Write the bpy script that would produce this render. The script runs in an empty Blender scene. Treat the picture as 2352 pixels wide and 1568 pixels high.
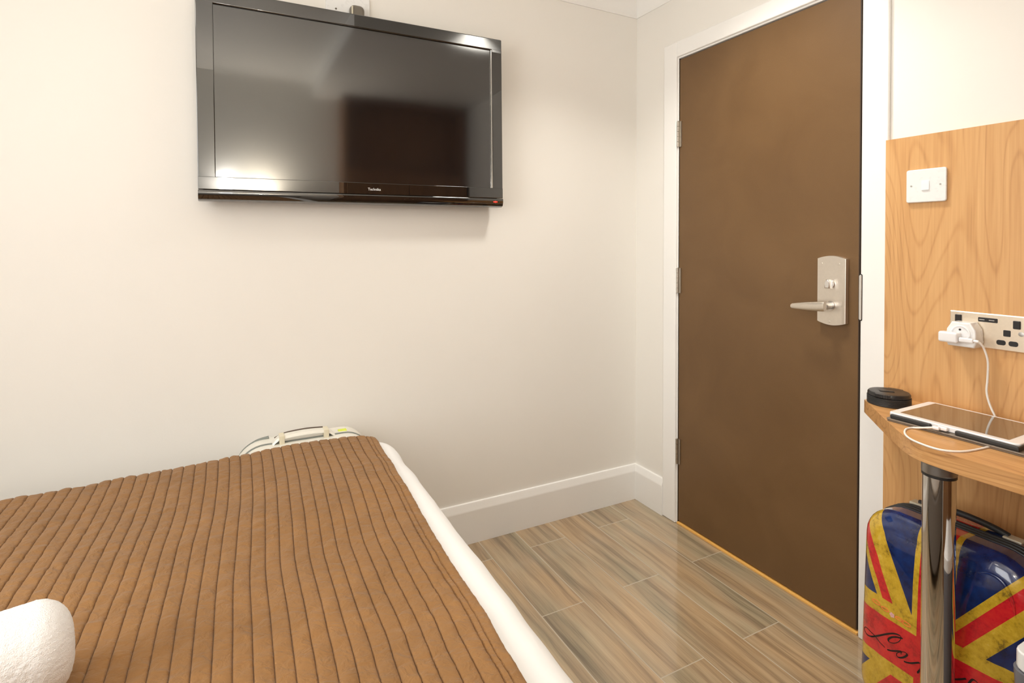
import bpy, bmesh, math, random
from mathutils import Vector, Matrix, noise
random.seed(4)
sc = bpy.context.scene
COL = sc.collection
PI = math.pi

# ------------------------------------------------------------------ camera
CAM = (-1.7183, -2.0310, 1.2072)
yaw, pitch, roll, FPX, SY = 0.47980, 0.0120, 0.0005, 1261.46, -212.79
f = Vector((math.sin(yaw)*math.cos(pitch), math.cos(yaw)*math.cos(pitch), -math.sin(pitch)))
r = Vector((math.cos(yaw), -math.sin(yaw), 0)); u = r.cross(f)
r2 = r*math.cos(roll)+u*math.sin(roll); u2 = u*math.cos(roll)-r*math.sin(roll)
cam = bpy.data.cameras.new('camera'); co = bpy.data.objects.new('camera', cam); COL.objects.link(co)
co.matrix_world = Matrix(((r2.x, u2.x, -f.x, CAM[0]), (r2.y, u2.y, -f.y, CAM[1]), (r2.z, u2.z, -f.z, CAM[2]), (0, 0, 0, 1)))
cam.sensor_width = 36.0; cam.sensor_fit = 'HORIZONTAL'
cam.lens = FPX/2352*36
cam.shift_y = SY/2352
cam.clip_start = 0.01
sc.camera = co

# ------------------------------------------------------------------ world, exposure
w = bpy.data.worlds.new('world'); sc.world = w; w.use_nodes = True
w.node_tree.nodes['Background'].inputs[0].default_value = (0.75, 0.85, 1.0, 1)
w.node_tree.nodes['Background'].inputs[1].default_value = 1.0
sc.view_settings.view_transform = 'Standard'
sc.view_settings.look = 'None'
sc.view_settings.gamma = 1.0
sc.view_settings.exposure = 0.06
sc.view_settings.use_curve_mapping = False

def area(name, loc, target, sx, sy, power, color, spread=PI):
    l = bpy.data.lights.new(name, 'AREA'); l.shape = 'RECTANGLE'; l.size = sx; l.size_y = sy
    l.energy = power; l.color = color; l.spread = spread
    o = bpy.data.objects.new(name, l); COL.objects.link(o); o.location = loc
    o.rotation_euler = (Vector(target)-Vector(loc)).to_track_quat('-Z', 'Y').to_euler()
    return o
WIN_FILL_P, LAMP_FILL_P, DOWN_FILL_P, UP_P, READ_P = 24, 1.3, 8, 11, 37
# added soft fill light, set in an unseen window of the left wall
area('window_fill', (-2.93, -1.45, 1.45), (0, -1.45, 1.15), 1.1, 1.35, WIN_FILL_P, (1.0, 0.975, 0.93))

# ------------------------------------------------------------------ node helpers
class X:
    """tiny expression builder over Math nodes"""
    def __init__(s, nt, sock): s.nt = nt; s.s = sock
    def _b(s, op, o=None, clamp=False):
        n = s.nt.nodes.new('ShaderNodeMath'); n.operation = op; n.use_clamp = clamp
        s.nt.links.new(s.s, n.inputs[0])
        if o is not None:
            if isinstance(o, X): s.nt.links.new(o.s, n.inputs[1])
            else: n.inputs[1].default_value = o
        return X(s.nt, n.outputs[0])
    def __add__(s, o): return s._b('ADD', o)
    def __sub__(s, o): return s._b('SUBTRACT', o)
    def __mul__(s, o): return s._b('MULTIPLY', o)
    def __truediv__(s, o): return s._b('DIVIDE', o)
    def gt(s, o): return s._b('GREATER_THAN', o)
    def lt(s, o): return s._b('LESS_THAN', o)
    def max(s, o): return s._b('MAXIMUM', o)
    def min(s, o): return s._b('MINIMUM', o)
    def abs(s): return s._b('ABSOLUTE')
    def sin(s): return s._b('SINE')
    def floor(s): return s._b('FLOOR')
    def fract(s): return s._b('FRACT')
    def mod(s, o): return s._b('FLOORED_MODULO', o)
    def clamp(s): return s._b('ADD', 0.0, True)
    def pow(s, o): return s._b('POWER', o)

class M:
    def __init__(s, name, base=(0.8, 0.8, 0.8), rough=0.5, metal=0.0, spec=0.5, coat=0.0, coat_rough=0.05):
        s.m = bpy.data.materials.new(name); s.m.use_nodes = True; s.nt = s.m.node_tree
        s.b = s.nt.nodes['Principled BSDF']
        s.b.inputs['Base Color'].default_value = (*base, 1)
        s.b.inputs['Roughness'].default_value = rough
        s.b.inputs['Metallic'].default_value = metal
        s.b.inputs['Specular IOR Level'].default_value = spec
        s.b.inputs['Coat Weight'].default_value = coat
        s.b.inputs['Coat Roughness'].default_value = coat_rough
    def coord(s, kind='Object'):
        n = s.nt.nodes.new('ShaderNodeTexCoord'); v = n.outputs[kind]
        return v
    def xyz(s, kind='Object'):
        n = s.nt.nodes.new('ShaderNodeSeparateXYZ'); s.nt.links.new(s.coord(kind), n.inputs[0])
        return [X(s.nt, n.outputs[i]) for i in range(3)]
    def vec(s, a, b, c):
        n = s.nt.nodes.new('ShaderNodeCombineXYZ')
        for i, q in enumerate((a, b, c)):
            if isinstance(q, X): s.nt.links.new(q.s, n.inputs[i])
            else: n.inputs[i].default_value = q
        return n.outputs[0]
    def noise(s, vec, scale=5, detail=3, rough=0.5, dist=0.0, color=False):
        n = s.nt.nodes.new('ShaderNodeTexNoise'); s.nt.links.new(vec, n.inputs['Vector'])
        n.inputs['Scale'].default_value = scale; n.inputs['Detail'].default_value = detail
        n.inputs['Roughness'].default_value = rough; n.inputs['Distortion'].default_value = dist
        return X(s.nt, n.outputs['Fac'])
    def white(s, vec):
        n = s.nt.nodes.new('ShaderNodeTexWhiteNoise'); s.nt.links.new(vec, n.inputs['Vector'])
        return X(s.nt, n.outputs['Value'])
    def ramp(s, x, stops):
        n = s.nt.nodes.new('ShaderNodeValToRGB'); s.nt.links.new(x.s, n.inputs[0])
        e = n.color_ramp.elements
        while len(e) < len(stops): e.new(0.5)
        for i, (p, c) in enumerate(stops):
            e[i].position = p; e[i].color = (*c, 1)
        return n.outputs[0]
    def mix(s, fac, a, b, mode='MIX'):
        n = s.nt.nodes.new('ShaderNodeMix'); n.data_type = 'RGBA'; n.blend_type = mode
        for inp, q in ((n.inputs[0], fac), (n.inputs[6], a), (n.inputs[7], b)):
            if isinstance(q, X): s.nt.links.new(q.s, inp)
            elif isinstance(q, bpy.types.NodeSocket): s.nt.links.new(q, inp)
            elif isinstance(q, tuple): inp.default_value = (*q, 1)
            else: inp.default_value = q
        return n.outputs[2]
    def color(s, sock): s.nt.links.new(sock, s.b.inputs['Base Color']); return s
    def roughx(s, x): s.nt.links.new(x.s, s.b.inputs['Roughness']); return s
    def bump(s, x, strength=0.2, dist=0.01):
        n = s.nt.nodes.new('ShaderNodeBump'); n.inputs['Strength'].default_value = strength
        n.inputs['Distance'].default_value = dist
        s.nt.links.new(x.s, n.inputs['Height']); s.nt.links.new(n.outputs[0], s.b.inputs['Normal']); return s
    def emit(s, c, st):
        s.b.inputs['Emission Color'].default_value = (*c, 1); s.b.inputs['Emission Strength'].default_value = st; return s

# ------------------------------------------------------------------ materials
def paint(name, base, rough=0.55, amt=0.06):
    m = M(name, base, rough, spec=0.3)
    n = m.noise(m.coord(), 3.0, 4)
    m.color(m.mix(1.0, base, m.ramp(n, [(0.3, (1-amt*0.5,)*3), (0.7, (1, 1, 1))]), 'MULTIPLY'))
    m.bump(m.noise(m.coord(), 160, 2), 0.05, 0.002)
    return m
wall_m = paint('warm_cream_paint', (0.86, 0.835, 0.785), amt=0.02)
ceil_m = paint('white_ceiling_paint', (0.90, 0.89, 0.87))
trim_m = paint('white_gloss_paint', (0.92, 0.91, 0.885), 0.32)
gap_shade_m = M('dark_brown_gap_shade', (0.045, 0.024, 0.012), 0.6)
dark_m = M('black_gap_shade', (0.015, 0.012, 0.01), 0.8)  # near-black stands for the shade inside gaps

def wood(name, along, stops, freq=7.0, coat=0.15, rough=0.42, low=(5.0, 0.75), spec=0.45):
    """veneer with cathedral figure; 'along' = axis index of the grain"""
    m = M(name, stops[1][1], rough, coat=coat, coat_rough=0.25, spec=spec)
    p = m.xyz()
    ax = [0, 1, 2]; ax.remove(along)
    a, b = p[ax[0]], p[ax[1]]; g = p[along]
    lowv = m.vec(a*low[0]+b*1.7, g*low[1], b*low[0])
    fig = m.noise(lowv, 1.0, 1.5, 0.45, 0.35)
    rings = ((fig*freq*2*PI).sin()*0.5+0.5).pow(9.0)*0.75+((fig*freq*0.5*2*PI).sin()*0.5+0.5)*0.22
    fib = m.noise(m.vec(a*170, g*4.0, b*170), 1.0, 3, 0.6)
    fib2 = m.noise(m.vec(a*40, g*1.2, b*40), 1.0, 3, 0.6)
    v = rings*0.17+fib*0.40+fib2*0.40
    m.color(m.ramp(v, stops))
    m.bump(fib, 0.06, 0.001)
    return m
wood_stops = [(0.25, (0.74, 0.44, 0.19)), (0.5, (0.62, 0.335, 0.13)), (0.8, (0.38, 0.18, 0.062))]
panel_m = wood('oak_veneer', 2, wood_stops, 24.0, low=(5.0, 0.72))
desk_m = wood('oak_veneer_desk', 1, [(0.24, (0.72, 0.41, 0.17)), (0.48, (0.55, 0.28, 0.10)), (0.72, (0.28, 0.12, 0.04))], 14, 0.3, 0.35, (9.0, 0.7))
robe_m = wood('dark_oak_veneer', 2, [(0.2, (0.30, 0.15, 0.06)), (0.6, (0.2, 0.09, 0.035)), (0.9, (0.10, 0.045, 0.02))])
strip_m = wood('orange_strip_wood', 1, [(0.2, (0.95, 0.55, 0.16)), (0.6, (0.85, 0.45, 0.11)), (0.9, (0.6, 0.28, 0.06))])

# brown door laminate
door_m = M('brown_door_laminate', (0.15, 0.085, 0.04), 0.42, spec=0.4)
p = door_m.xyz()
n1 = door_m.noise(door_m.vec(p[0], p[1]*2.2, p[2]*2.2), 1.6, 4, 0.55, 0.6)
n2 = door_m.noise(door_m.vec(p[0]*3, p[1]*420, p[2]*420), 1.0, 2)
door_m.color(door_m.ramp(n1*0.7+n2*0.3, [(0.3, (0.128, 0.068, 0.026)), (0.7, (0.170, 0.094, 0.038))]))
door_m.roughx(n1*0.16+0.33)
door_m.bump(n2, 0.05, 0.0006)

# wood-look porcelain planks, 0.735 x 0.165 m, half-bond
tile_m = M('wood_look_tiles', (0.4, 0.3, 0.2), 0.2, spec=0.55, coat=0.6, coat_rough=0.03)
p = tile_m.xyz()
PW, PL = 0.1645, 0.735
v = (p[0]*-1.0+0.001)/PW
row = v.floor(); fv = v.fract()
uu = (p[1]*-1.0-0.15-((row+1.0).mod(2.0))*(PL/2))/PL
cu = uu.floor(); fu = uu.fract()
gw = 0.0016
gr = fv.lt(gw/PW).max(fv.gt(1-gw/PW)).max(fu.lt(gw/PL)).max(fu.gt(1-gw/PL))
r1 = tile_m.white(tile_m.vec(row, cu, 0.0)); r3 = tile_m.white(tile_m.vec(row, cu, 5.0))
gx = p[0]*30.0+r1*31.0; gy = p[1]*1.3+r3*17.0
warp = tile_m.noise(tile_m.vec(p[0]*6+r1*9, p[1]*2.5, 0.0), 1.0, 2)
fig = tile_m.noise(tile_m.vec(gx+warp*1.3, gy, r1*5), 1.0, 6, 0.62, 0.25)
fine = tile_m.noise(tile_m.vec(p[0]*230, p[1]*5+r1*4, 0.0), 1.0, 3, 0.6)
hue = tile_m.noise(tile_m.vec(p[0]*9+r3*11, p[1]*2.0+r1*7, 3.0), 1.0, 2)
c1 = tile_m.ramp(fig*0.8+fine*0.2+(r1-0.5)*0.05, [(0.30, (0.16, 0.118, 0.076)), (0.42, (0.29, 0.215, 0.138)), (0.52, (0.42, 0.32, 0.205)), (0.68, (0.53, 0.41, 0.27))])
c2 = tile_m.ramp(hue, [(0.35, (0.88, 0.95, 0.95)), (0.5, (1.0, 0.98, 0.95)), (0.66, (1.08, 0.98, 0.86))])
c3 = tile_m.mix(1.0, c1, c2, 'MULTIPLY')
tile_m.color(tile_m.mix(gr, c3, (0.46, 0.39, 0.29)))
tile_m.roughx(gr*0.4+0.13+fine*0.06)
tile_m.bump(gr*-1.0+fig*0.05, 0.2, 0.0008)

# bedspread
quilt_m = M('brown_quilted_cotton', (0.42, 0.215, 0.088), 0.75, spec=0.15)
p = quilt_m.xyz()
qn = quilt_m.noise(quilt_m.vec(p[0]*1.0+p[1]*0.6, p[1]*1.0-p[0]*0.5, p[2]), 7, 4, 0.6, 0.8)
wv = quilt_m.noise(quilt_m.vec(p[0]*28-p[1]*20, p[1]*46+p[0]*26, p[2]*40), 1.0, 3, 0.55, 0.9)
wk = quilt_m.noise(quilt_m.vec(p[0]*900, p[1]*900, p[2]*900), 1.0, 1)
quilt_m.color(quilt_m.ramp(qn, [(0.3, (0.228, 0.116, 0.042)), (0.7, (0.285, 0.145, 0.052))]))
quilt_m.b.inputs['Sheen Weight'].default_value = 0.12
quilt_m.bump(wv+wk*0.04, 0.85, 0.006)
sheet_m = M('white_cotton_sheet', (0.83, 0.825, 0.815), 0.8, spec=0.15)
sheet_m.bump(sheet_m.noise(sheet_m.vec(*[q*k for q, k in zip(sheet_m.xyz(), (22, 9, 22))]), 1.0, 3), 0.3, 0.006)
towel_m = M('white_towelling', (0.84, 0.83, 0.82), 0.95, spec=0.1)
towel_m.bump(towel_m.noise(towel_m.coord(), 650, 2), 0.6, 0.002)
divan_m = M('grey_divan_fabric', (0.22, 0.20, 0.18), 0.9)
divan_m.bump(divan_m.noise(divan_m.coord(), 300, 2), 0.3, 0.001)

def plain(name, base, rough, metal=0.0, coat=0.0, nscale=60, amt=0.04, spec=0.5):
    m = M(name, base, rough, metal, coat=coat, spec=spec)
    n = m.noise(m.coord(), nscale, 3)
    m.color(m.mix(1.0, base, m.ramp(n, [(0.3, (1-amt,)*3), (0.7, (1, 1, 1))]), 'MULTIPLY'))
    m.roughx(n*0.06+(rough-0.03))
    return m
tvblack_m = M('gloss_black_plastic', (0.004, 0.004, 0.004), 0.035, spec=0.9, coat=1.0, coat_rough=0.02)
n = tvblack_m.noise(tvblack_m.coord(), 40, 2); tvblack_m.roughx(n*0.01+0.01)
screen_m = M('lcd_screen', (0.004, 0.004, 0.005), 0.17, spec=0.9)
n = screen_m.noise(screen_m.coord(), 900, 1); screen_m.roughx(n*0.02+0.075)
for mm in (tvblack_m, screen_m): mm.b.inputs['IOR'].default_value = 2.1; mm.b.inputs['Coat Weight'].default_value = 0.0; mm.b.inputs['Specular IOR Level'].default_value = 0.5
tvback_m = plain('matt_black_plastic', (0.02, 0.02, 0.02), 0.5)
glint_m = plain('tv_bevel_glint', (0.75, 0.74, 0.72), 0.2, 1.0)
white_pl = plain('white_plastic', (0.86, 0.86, 0.85), 0.28, coat=0.3, amt=0.01)
white_pl2 = plain('glossy_white_plastic', (0.90, 0.90, 0.91), 0.15, coat=0.5, amt=0.01)
grey_pl = plain('grey_brown_plastic', (0.17, 0.15, 0.12), 0.35)
screw_m = plain('screw_steel', (0.55, 0.54, 0.52), 0.35, 1.0)
nickel_m = plain('satin_nickel', (0.78, 0.72, 0.64), 0.36, 1.0, nscale=120)
nickel2_m = plain('polished_nickel', (0.80, 0.79, 0.78), 0.2, 1.0)
hinge_m = plain('hinge_steel', (0.52, 0.48, 0.42), 0.38, 1.0)
socket_m = plain('brushed_brass_nickel', (0.82, 0.72, 0.58), 0.38, 1.0, nscale=200)
black_pl = plain('black_plastic', (0.018, 0.017, 0.017), 0.35)
blackr_m = plain('black_rubber_grip', (0.025, 0.025, 0.025), 0.5)
chrome_m = M('chrome', (0.80, 0.80, 0.80), 0.06, 1.0)
n = chrome_m.noise(chrome_m.coord(), 90, 5, 0.7); chrome_m.roughx(n*0.05+0.035)
collar_m = plain('brushed_steel', (0.42, 0.41, 0.40), 0.33, 1.0)
brownlea_m = plain('taupe_leather', (0.20, 0.155, 0.115), 0.45)
tabscr_m = M('tablet_glass', (0.035, 0.03, 0.025), 0.05, spec=1.0, coat=1.0, coat_rough=0.01)
tabscr_m.b.inputs['IOR'].default_value = 1.7
tabscr_m.b.inputs['Coat IOR'].default_value = 1.8
n = tabscr_m.noise(tabscr_m.coord(), 60, 2); tabscr_m.roughx(n*0.02+0.03)
cable_m = plain('white_cable', (0.90, 0.86, 0.80), 0.4)
lug_m = plain('white_suitcase_shell', (0.82, 0.80, 0.72), 0.3, coat=0.3)
lugc_m = plain('cream_clip', (0.72, 0.66, 0.50), 0.35)
lugg_m = plain('grey_suitcase_trim', (0.20, 0.22, 0.20), 0.4)
zip_m = M('black_zip_fabric', (0.022, 0.018, 0.014), 0.5)
zip_m.bump(((zip_m.xyz()[0]*1400.0).sin()), 0.3, 0.001)
ydark_m = plain('yellow_green_sticker', (0.75, 0.85, 0.10), 0.5)
bin_m = plain('grey_bin_plastic', (0.16, 0.16, 0.18), 0.3)
red_m = M('red_led', (0.3, 0.0, 0.0), 0.3).emit((1, 0.03, 0.02), 3.0)
letter_m = plain('white_lettering', (0.85, 0.85, 0.85), 0.5)
ink_m = plain('black_ink', (0.012, 0.006, 0.006), 0.5)
stick_m = plain('orange_pink_transfer', (0.85, 0.22, 0.05), 0.4)
pink_m = plain('pink_flower_transfer', (0.80, 0.45, 0.45), 0.4)

# distressed Union flag on the suitcase shell (object space: y across, z up)
flag_m = M('union_flag_print', (0.5, 0.1, 0.1), 0.18, coat=1.0, coat_rough=0.04)
px_, py_, pz_ = flag_m.xyz()
t = py_*-1.0          # + to the right in the photo
zz = pz_-0.238
inv = lambda c: (c*-1.0)+1.0
rgt, upp = t.gt(0.0), zz.gt(0.0)
qUR, qUL, qLL, qLR = rgt*upp, inv(rgt)*upp, inv(rgt)*inv(upp), rgt*inv(upp)
def quad(ur, ul, ll, lr): return qUR*ur+qUL*ul+qLL*ll+qLR*lr
at_, az = t.abs(), zz.abs()
e = az-at_*quad(1.41, 2.21, 1.38, 1.5)      # height beyond each quarter's diagonal
cross_r = at_.lt(quad(0.029, 0.031, 0.034, 0.029)).max(az.lt(0.049))
cross_y = at_.lt(quad(0.041, 0.0425, 0.047, 0.041)).max(az.lt(quad(0.080, 0.091, 0.078, 0.080)))
dy_ = e.gt(quad(-0.059, -0.187, -0.113, -0.07))*e.lt(quad(0.070, -0.0036, 0.045, 0.06))
dr_ = e.gt(quad(-0.003, -0.154, -0.039, -0.045))*e.lt(quad(0.043, -0.099, 0.015, 0.0))
nse = flag_m.noise(flag_m.coord(), 34, 6, 0.65)
nse2 = flag_m.noise(flag_m.coord(), 130, 4, 0.7)
blue = flag_m.ramp(nse, [(0.3, (0.002, 0.008, 0.05)), (0.7, (0.004, 0.028, 0.15))])
yel = flag_m.ramp(nse*0.6+nse2*0.4, [(0.34, (0.16, 0.10, 0.012)), (0.45, (0.52, 0.33, 0.02)), (0.6, (0.66, 0.43, 0.035)), (0.75, (0.66, 0.50, 0.17))])
redc = flag_m.ramp(nse*0.6+nse2*0.4, [(0.34, (0.30, 0.006, 0.012)), (0.5, (0.60, 0.014, 0.022)), (0.7, (0.68, 0.03, 0.025))])
c = flag_m.mix(dy_, blue, yel)
c = flag_m.mix(dr_, c, redc)
c = flag_m.mix(cross_y, c, yel)
c = flag_m.mix(cross_r, c, redc)
flag_m.color(c)

# ------------------------------------------------------------------ mesh helpers
def xf(bm, verts, mat):
    bmesh.ops.transform(bm, matrix=mat, verts=verts)
def add_box(bm, lo, hi, bev=0.0, seg=2, mat=None):
    r_ = bmesh.ops.create_cube(bm, size=1.0)
    vs = r_['verts']
    s = [hi[i]-lo[i] for i in range(3)]; c_ = [(hi[i]+lo[i])/2 for i in range(3)]
    bmesh.ops.scale(bm, vec=s, verts=vs); bmesh.ops.translate(bm, vec=c_, verts=vs)
    if bev > 0:
        es = list({e for v_ in vs for e in v_.link_edges})
        rr = bmesh.ops.bevel(bm, geom=es, offset=min(bev, min(s)*0.49), segments=seg, profile=0.5, affect='EDGES')
        vs = list({v_ for v_ in rr['verts']} | {v_ for v_ in vs if v_.is_valid})
    if mat is not None: xf(bm, vs, mat)
    return vs
def add_cyl(bm, a, b, r1, r2=None, seg=24, caps=True):
    a, b = Vector(a), Vector(b); d = b-a
    q = d.to_track_quat('Z', 'Y').to_matrix().to_4x4()
    return bmesh.ops.create_cone(bm, cap_ends=caps, segments=seg, radius1=r1, radius2=r1 if r2 is None else r2, depth=d.length, matrix=Matrix.Translation((a+b)/2) @ q)['verts']
def add_lathe(bm, prof, loc=(0, 0, 0), seg=48, rot=None):
    rings = []
    mt = Matrix.Translation(loc) @ (rot.to_4x4() if rot else Matrix())
    for rad, z in prof:
        rings.append([bm.verts.new(mt @ Vector((max(rad, 1e-5)*math.cos(2*PI*i/seg), max(rad, 1e-5)*math.sin(2*PI*i/seg), z))) for i in range(seg)])
    for a, b in zip(rings, rings[1:]):
        for i in range(seg):
            bm.faces.new((a[i], a[(i+1) % seg], b[(i+1) % seg], b[i]))
    bm.faces.new(rings[0][::-1]); bm.faces.new(rings[-1])
def add_prism(bm, pts, lo, hi, axis=2, bev=0.0, seg=2):
    """extrude the outline pts (2D) between lo and hi along axis"""
    if bev and isinstance(pts, RR):
        x0, y0, x1, y1, rad, n_ = pts.par; st = []
        for side, sg in ((lo, 1), (hi, -1)):
            q = [(bev*(1-math.sin(PI/2*i/seg)), side+sg*bev*(1-math.cos(PI/2*i/seg))) for i in range(seg+1)]
            st += q if sg == 1 else q[::-1]
        rings = []
        for ins, h in st:
            o2 = rrect(x0+ins, y0+ins, x1-ins, y1-ins, max(rad-ins, 0.0002), n_)
            rings.append([bm.verts.new((p_[0], p_[1], h) if axis == 2 else (h, p_[0], p_[1]) if axis == 0 else (p_[0], h, p_[1])) for p_ in o2])
        for a, b in zip(rings, rings[1:]):
            for i in range(len(a)): bm.faces.new((a[i], a[(i+1) % len(a)], b[(i+1) % len(a)], b[i]))
        bm.faces.new(rings[0][::-1]); bm.faces.new(rings[-1]); return
    def mk(p_, h):
        if axis == 2: return (p_[0], p_[1], h)
        if axis == 0: return (h, p_[0], p_[1])
        return (p_[0], h, p_[1])
    a = [bm.verts.new(mk(p_, lo)) for p_ in pts]; b = [bm.verts.new(mk(p_, hi)) for p_ in pts]
    n_ = len(pts); caps = [bm.faces.new(a[::-1]), bm.faces.new(b)]
    for i in range(n_): bm.faces.new((a[i], a[(i+1) % n_], b[(i+1) % n_], b[i]))
    if bev:
        es = list({e for fc in caps for e in fc.edges})
        bmesh.ops.bevel(bm, geom=es, offset=bev, segments=seg, profile=0.5, affect='EDGES')
class RR(list): pass
def rrect(x0, y0, x1, y1, rad, n_=6):
    out = RR(); out.par = (x0, y0, x1, y1, rad, n_)
    for cx, cy, a0 in ((x1-rad, y1-rad, 0), (x0+rad, y1-rad, 90), (x0+rad, y0+rad, 180), (x1-rad, y0+rad, 270)):
        for i in range(n_+1):
            a = math.radians(a0+90*i/n_); out.append((cx+rad*math.cos(a), cy+rad*math.sin(a)))
    return out
def catmull(pts, k=8, closed=False):
    P = [Vector(q) for q in pts]; out = []
    n_ = len(P)
    for i in range(n_ if closed else n_-1):
        p0 = P[i-1] if (i > 0 or closed) else P[0]*2-P[1]
        p1, p2 = P[i], P[(i+1) % n_]
        p3 = P[(i+2) % n_] if (i+2 < n_ or closed) else P[-1]*2-P[-2]
        for j in range(k):
            t_ = j/k
            out.append(0.5*((2*p1)+(p2-p0)*t_+(2*p0-5*p1+4*p2-p3)*t_*t_+(3*p1-p0-3*p2+p3)*t_**3))
    if not closed: out.append(P[-1])
    return out
def add_tube(bm, pts, rad, seg=10, smooth=True, k=8, radf=None):
    path = catmull(pts, k) if smooth else [Vector(q) for q in pts]
    rings = []; up = None
    for i, q in enumerate(path):
        d = (path[min(i+1, len(path)-1)]-path[max(i-1, 0)]).normalized()
        if up is None: up = d.orthogonal().normalized()
        up = (up-d*up.dot(d)).normalized(); sd = d.cross(up)
        rr = rad if radf is None else rad*radf(i/(len(path)-1))
        rings.append([bm.verts.new(q+(up*math.cos(2*PI*j/seg)+sd*math.sin(2*PI*j/seg))*rr) for j in range(seg)])
    for a, b in zip(rings, rings[1:]):
        for j in range(seg): bm.faces.new((a[j], a[(j+1) % seg], b[(j+1) % seg], b[j]))
    bm.faces.new(rings[0][::-1]); bm.faces.new(rings[-1])

def obj(name, bm, mat, parent=None, smooth=True, mat_w=None):
    bmesh.ops.recalc_face_normals(bm, faces=bm.faces)
    me = bpy.data.meshes.new(name); bm.to_mesh(me); bm.free()
    o = bpy.data.objects.new(name, me); COL.objects.link(o)
    me.materials.append(mat.m)
    if smooth:
        for pl in me.polygons: pl.use_smooth = True
        me.set_sharp_from_angle(angle=math.radians(38))
    if smooth and len(me.polygons) < 6000:
        wn = o.modifiers.new('weighted_normal', 'WEIGHTED_NORMAL'); wn.keep_sharp = True; wn.weight = 80
    if parent: o.parent = parent
    if mat_w is not None: o.matrix_local = mat_w
    return o
def B(): return bmesh.new()
def boxes(name, lst, mat, parent=None, bev=0.0, seg=2, smooth=True):
    bm = B()
    for lo, hi in lst: add_box(bm, lo, hi, bev, seg)
    return obj(name, bm, mat, parent, smooth)
def tag(o, label, cat, group=None):
    o['label'] = label; o['category'] = cat
    if group: o['group'] = group
    return o
def thing(name, label, cat, loc=(0, 0, 0), rot=(0, 0, 0), group=None):
    o = bpy.data.objects.new(name, None); COL.objects.link(o); o.location = loc; o.rotation_euler = rot
    o.empty_display_size = 0.05
    return tag(o, label, cat, group)
def struct(name, bm_or_list, mat, parent=None, bev=0.0, smooth=False, label=None):
    o = boxes(name, bm_or_list, mat, parent, bev, smooth=smooth) if isinstance(bm_or_list, list) else obj(name, bm_or_list, mat, parent, smooth)
    if not parent: o['kind'] = 'structure'
    if label: o['label'] = label
    return o

# ------------------------------------------------------------------ room shell
XL, YB, ZC = -3.0, -2.4, 2.37
D0, D1, DH = 0.2748, 1.0365, 1.985      # door opening along -y
struct('floor', [((XL-0.1, YB-0.1, -0.1), (1.2, 0.1, 0.0))], tile_m, label='wood-look porcelain plank floor in half-bond with pale grout')
struct('ceiling', [((XL-0.1, YB-0.1, ZC), (0.1, 0.1, ZC+0.1))], ceil_m, label='white ceiling seen in the far top corner')
struct('wall_front', [((XL-0.1, 0.0, 0.0), (0.1, 0.1, ZC))], wall_m, label='warm cream wall carrying the television')
bm = B()
add_box(bm, (0, -D0, 0), (0.1, 0, ZC)); add_box(bm, (0, YB-0.1, 0), (0.1, -D1, ZC)); add_box(bm, (0, -D1, DH+0.004), (0.1, -D0, ZC))
struct('wall_right', bm, wall_m, label='cream wall around the brown door')
struct('wall_back', [((XL-0.1, YB-0.1, 0), (0.1, YB, ZC))], wall_m)
# unseen left wall with a window opening added for the fill light, y -0.9..-2.0, z 0.95..2.15
bm = B()
add_box(bm, (XL-0.1, YB, 0), (XL, 0, 0.75)); add_box(bm, (XL-0.1, YB, 2.15), (XL, 0, ZC))
add_box(bm, (XL-0.1, -0.88, 0.75), (XL, 0, 2.15)); add_box(bm, (XL-0.1, YB, 0.75), (XL, -2.02, 2.15))
struct('wall_left', bm, wall_m)
bm = B()
for y in (-0.88, -1.45, -2.02): add_box(bm, (XL-0.07, y-0.025, 0.75), (XL-0.02, y+0.025, 2.15))
for z in (0.775, 2.125): add_box(bm, (XL-0.07, -2.02, z-0.025), (XL-0.02, -0.88, z+0.025))
struct('added_window_1', bm, trim_m)  # unseen window frame, added around the fill light
# lowered ceiling box over the entrance, behind the camera's top edge
struct('trim_5', [((-1.15, YB, 2.27), (0, -0.95, ZC))], ceil_m, label='lowered white ceiling box over the entrance')

# coving
def cove(name, p0, p1, nrm, cut0, cut1):
    # profile in (outward, z)
    prof = [(0, 2.255), (0.006, 2.255), (0.008, 2.262)]
    for i in range(9):
        a = PI/2*i/8
        prof.append((0.082-0.07*math.cos(a), 2.268+0.088*math.sin(a)-0.0))
    prof += [(0.09, 2.362), (0.09, ZC), (0, ZC)]
    bm = B(); p0, p1, nrm = Vector(p0), Vector(p1), Vector(nrm); d = (p1-p0).normalized()
    A = []; Bv = []
    for o_, z in prof:
        A.append(bm.verts.new(p0+nrm*o_+d*(o_*cut0)+Vector((0, 0, z))))
        Bv.append(bm.verts.new(p1+nrm*o_-d*(o_*cut1)+Vector((0, 0, z))))
    n_ = len(prof)
    for i in range(n_): bm.faces.new((A[i], A[(i+1) % n_], Bv[(i+1) % n_], Bv[i]))
    bm.faces.new(A[::-1]); bm.faces.new(Bv)
    return struct(name, bm, trim_m, smooth=True, label='white plaster coving')
cove('trim_1', (XL, 0, 0), (0, 0, 0), (0, -1, 0), 0, 1)
cove('trim_2', (0, 0, 0), (0, -0.94, 0), (-1, 0, 0), 1, 0)

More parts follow.
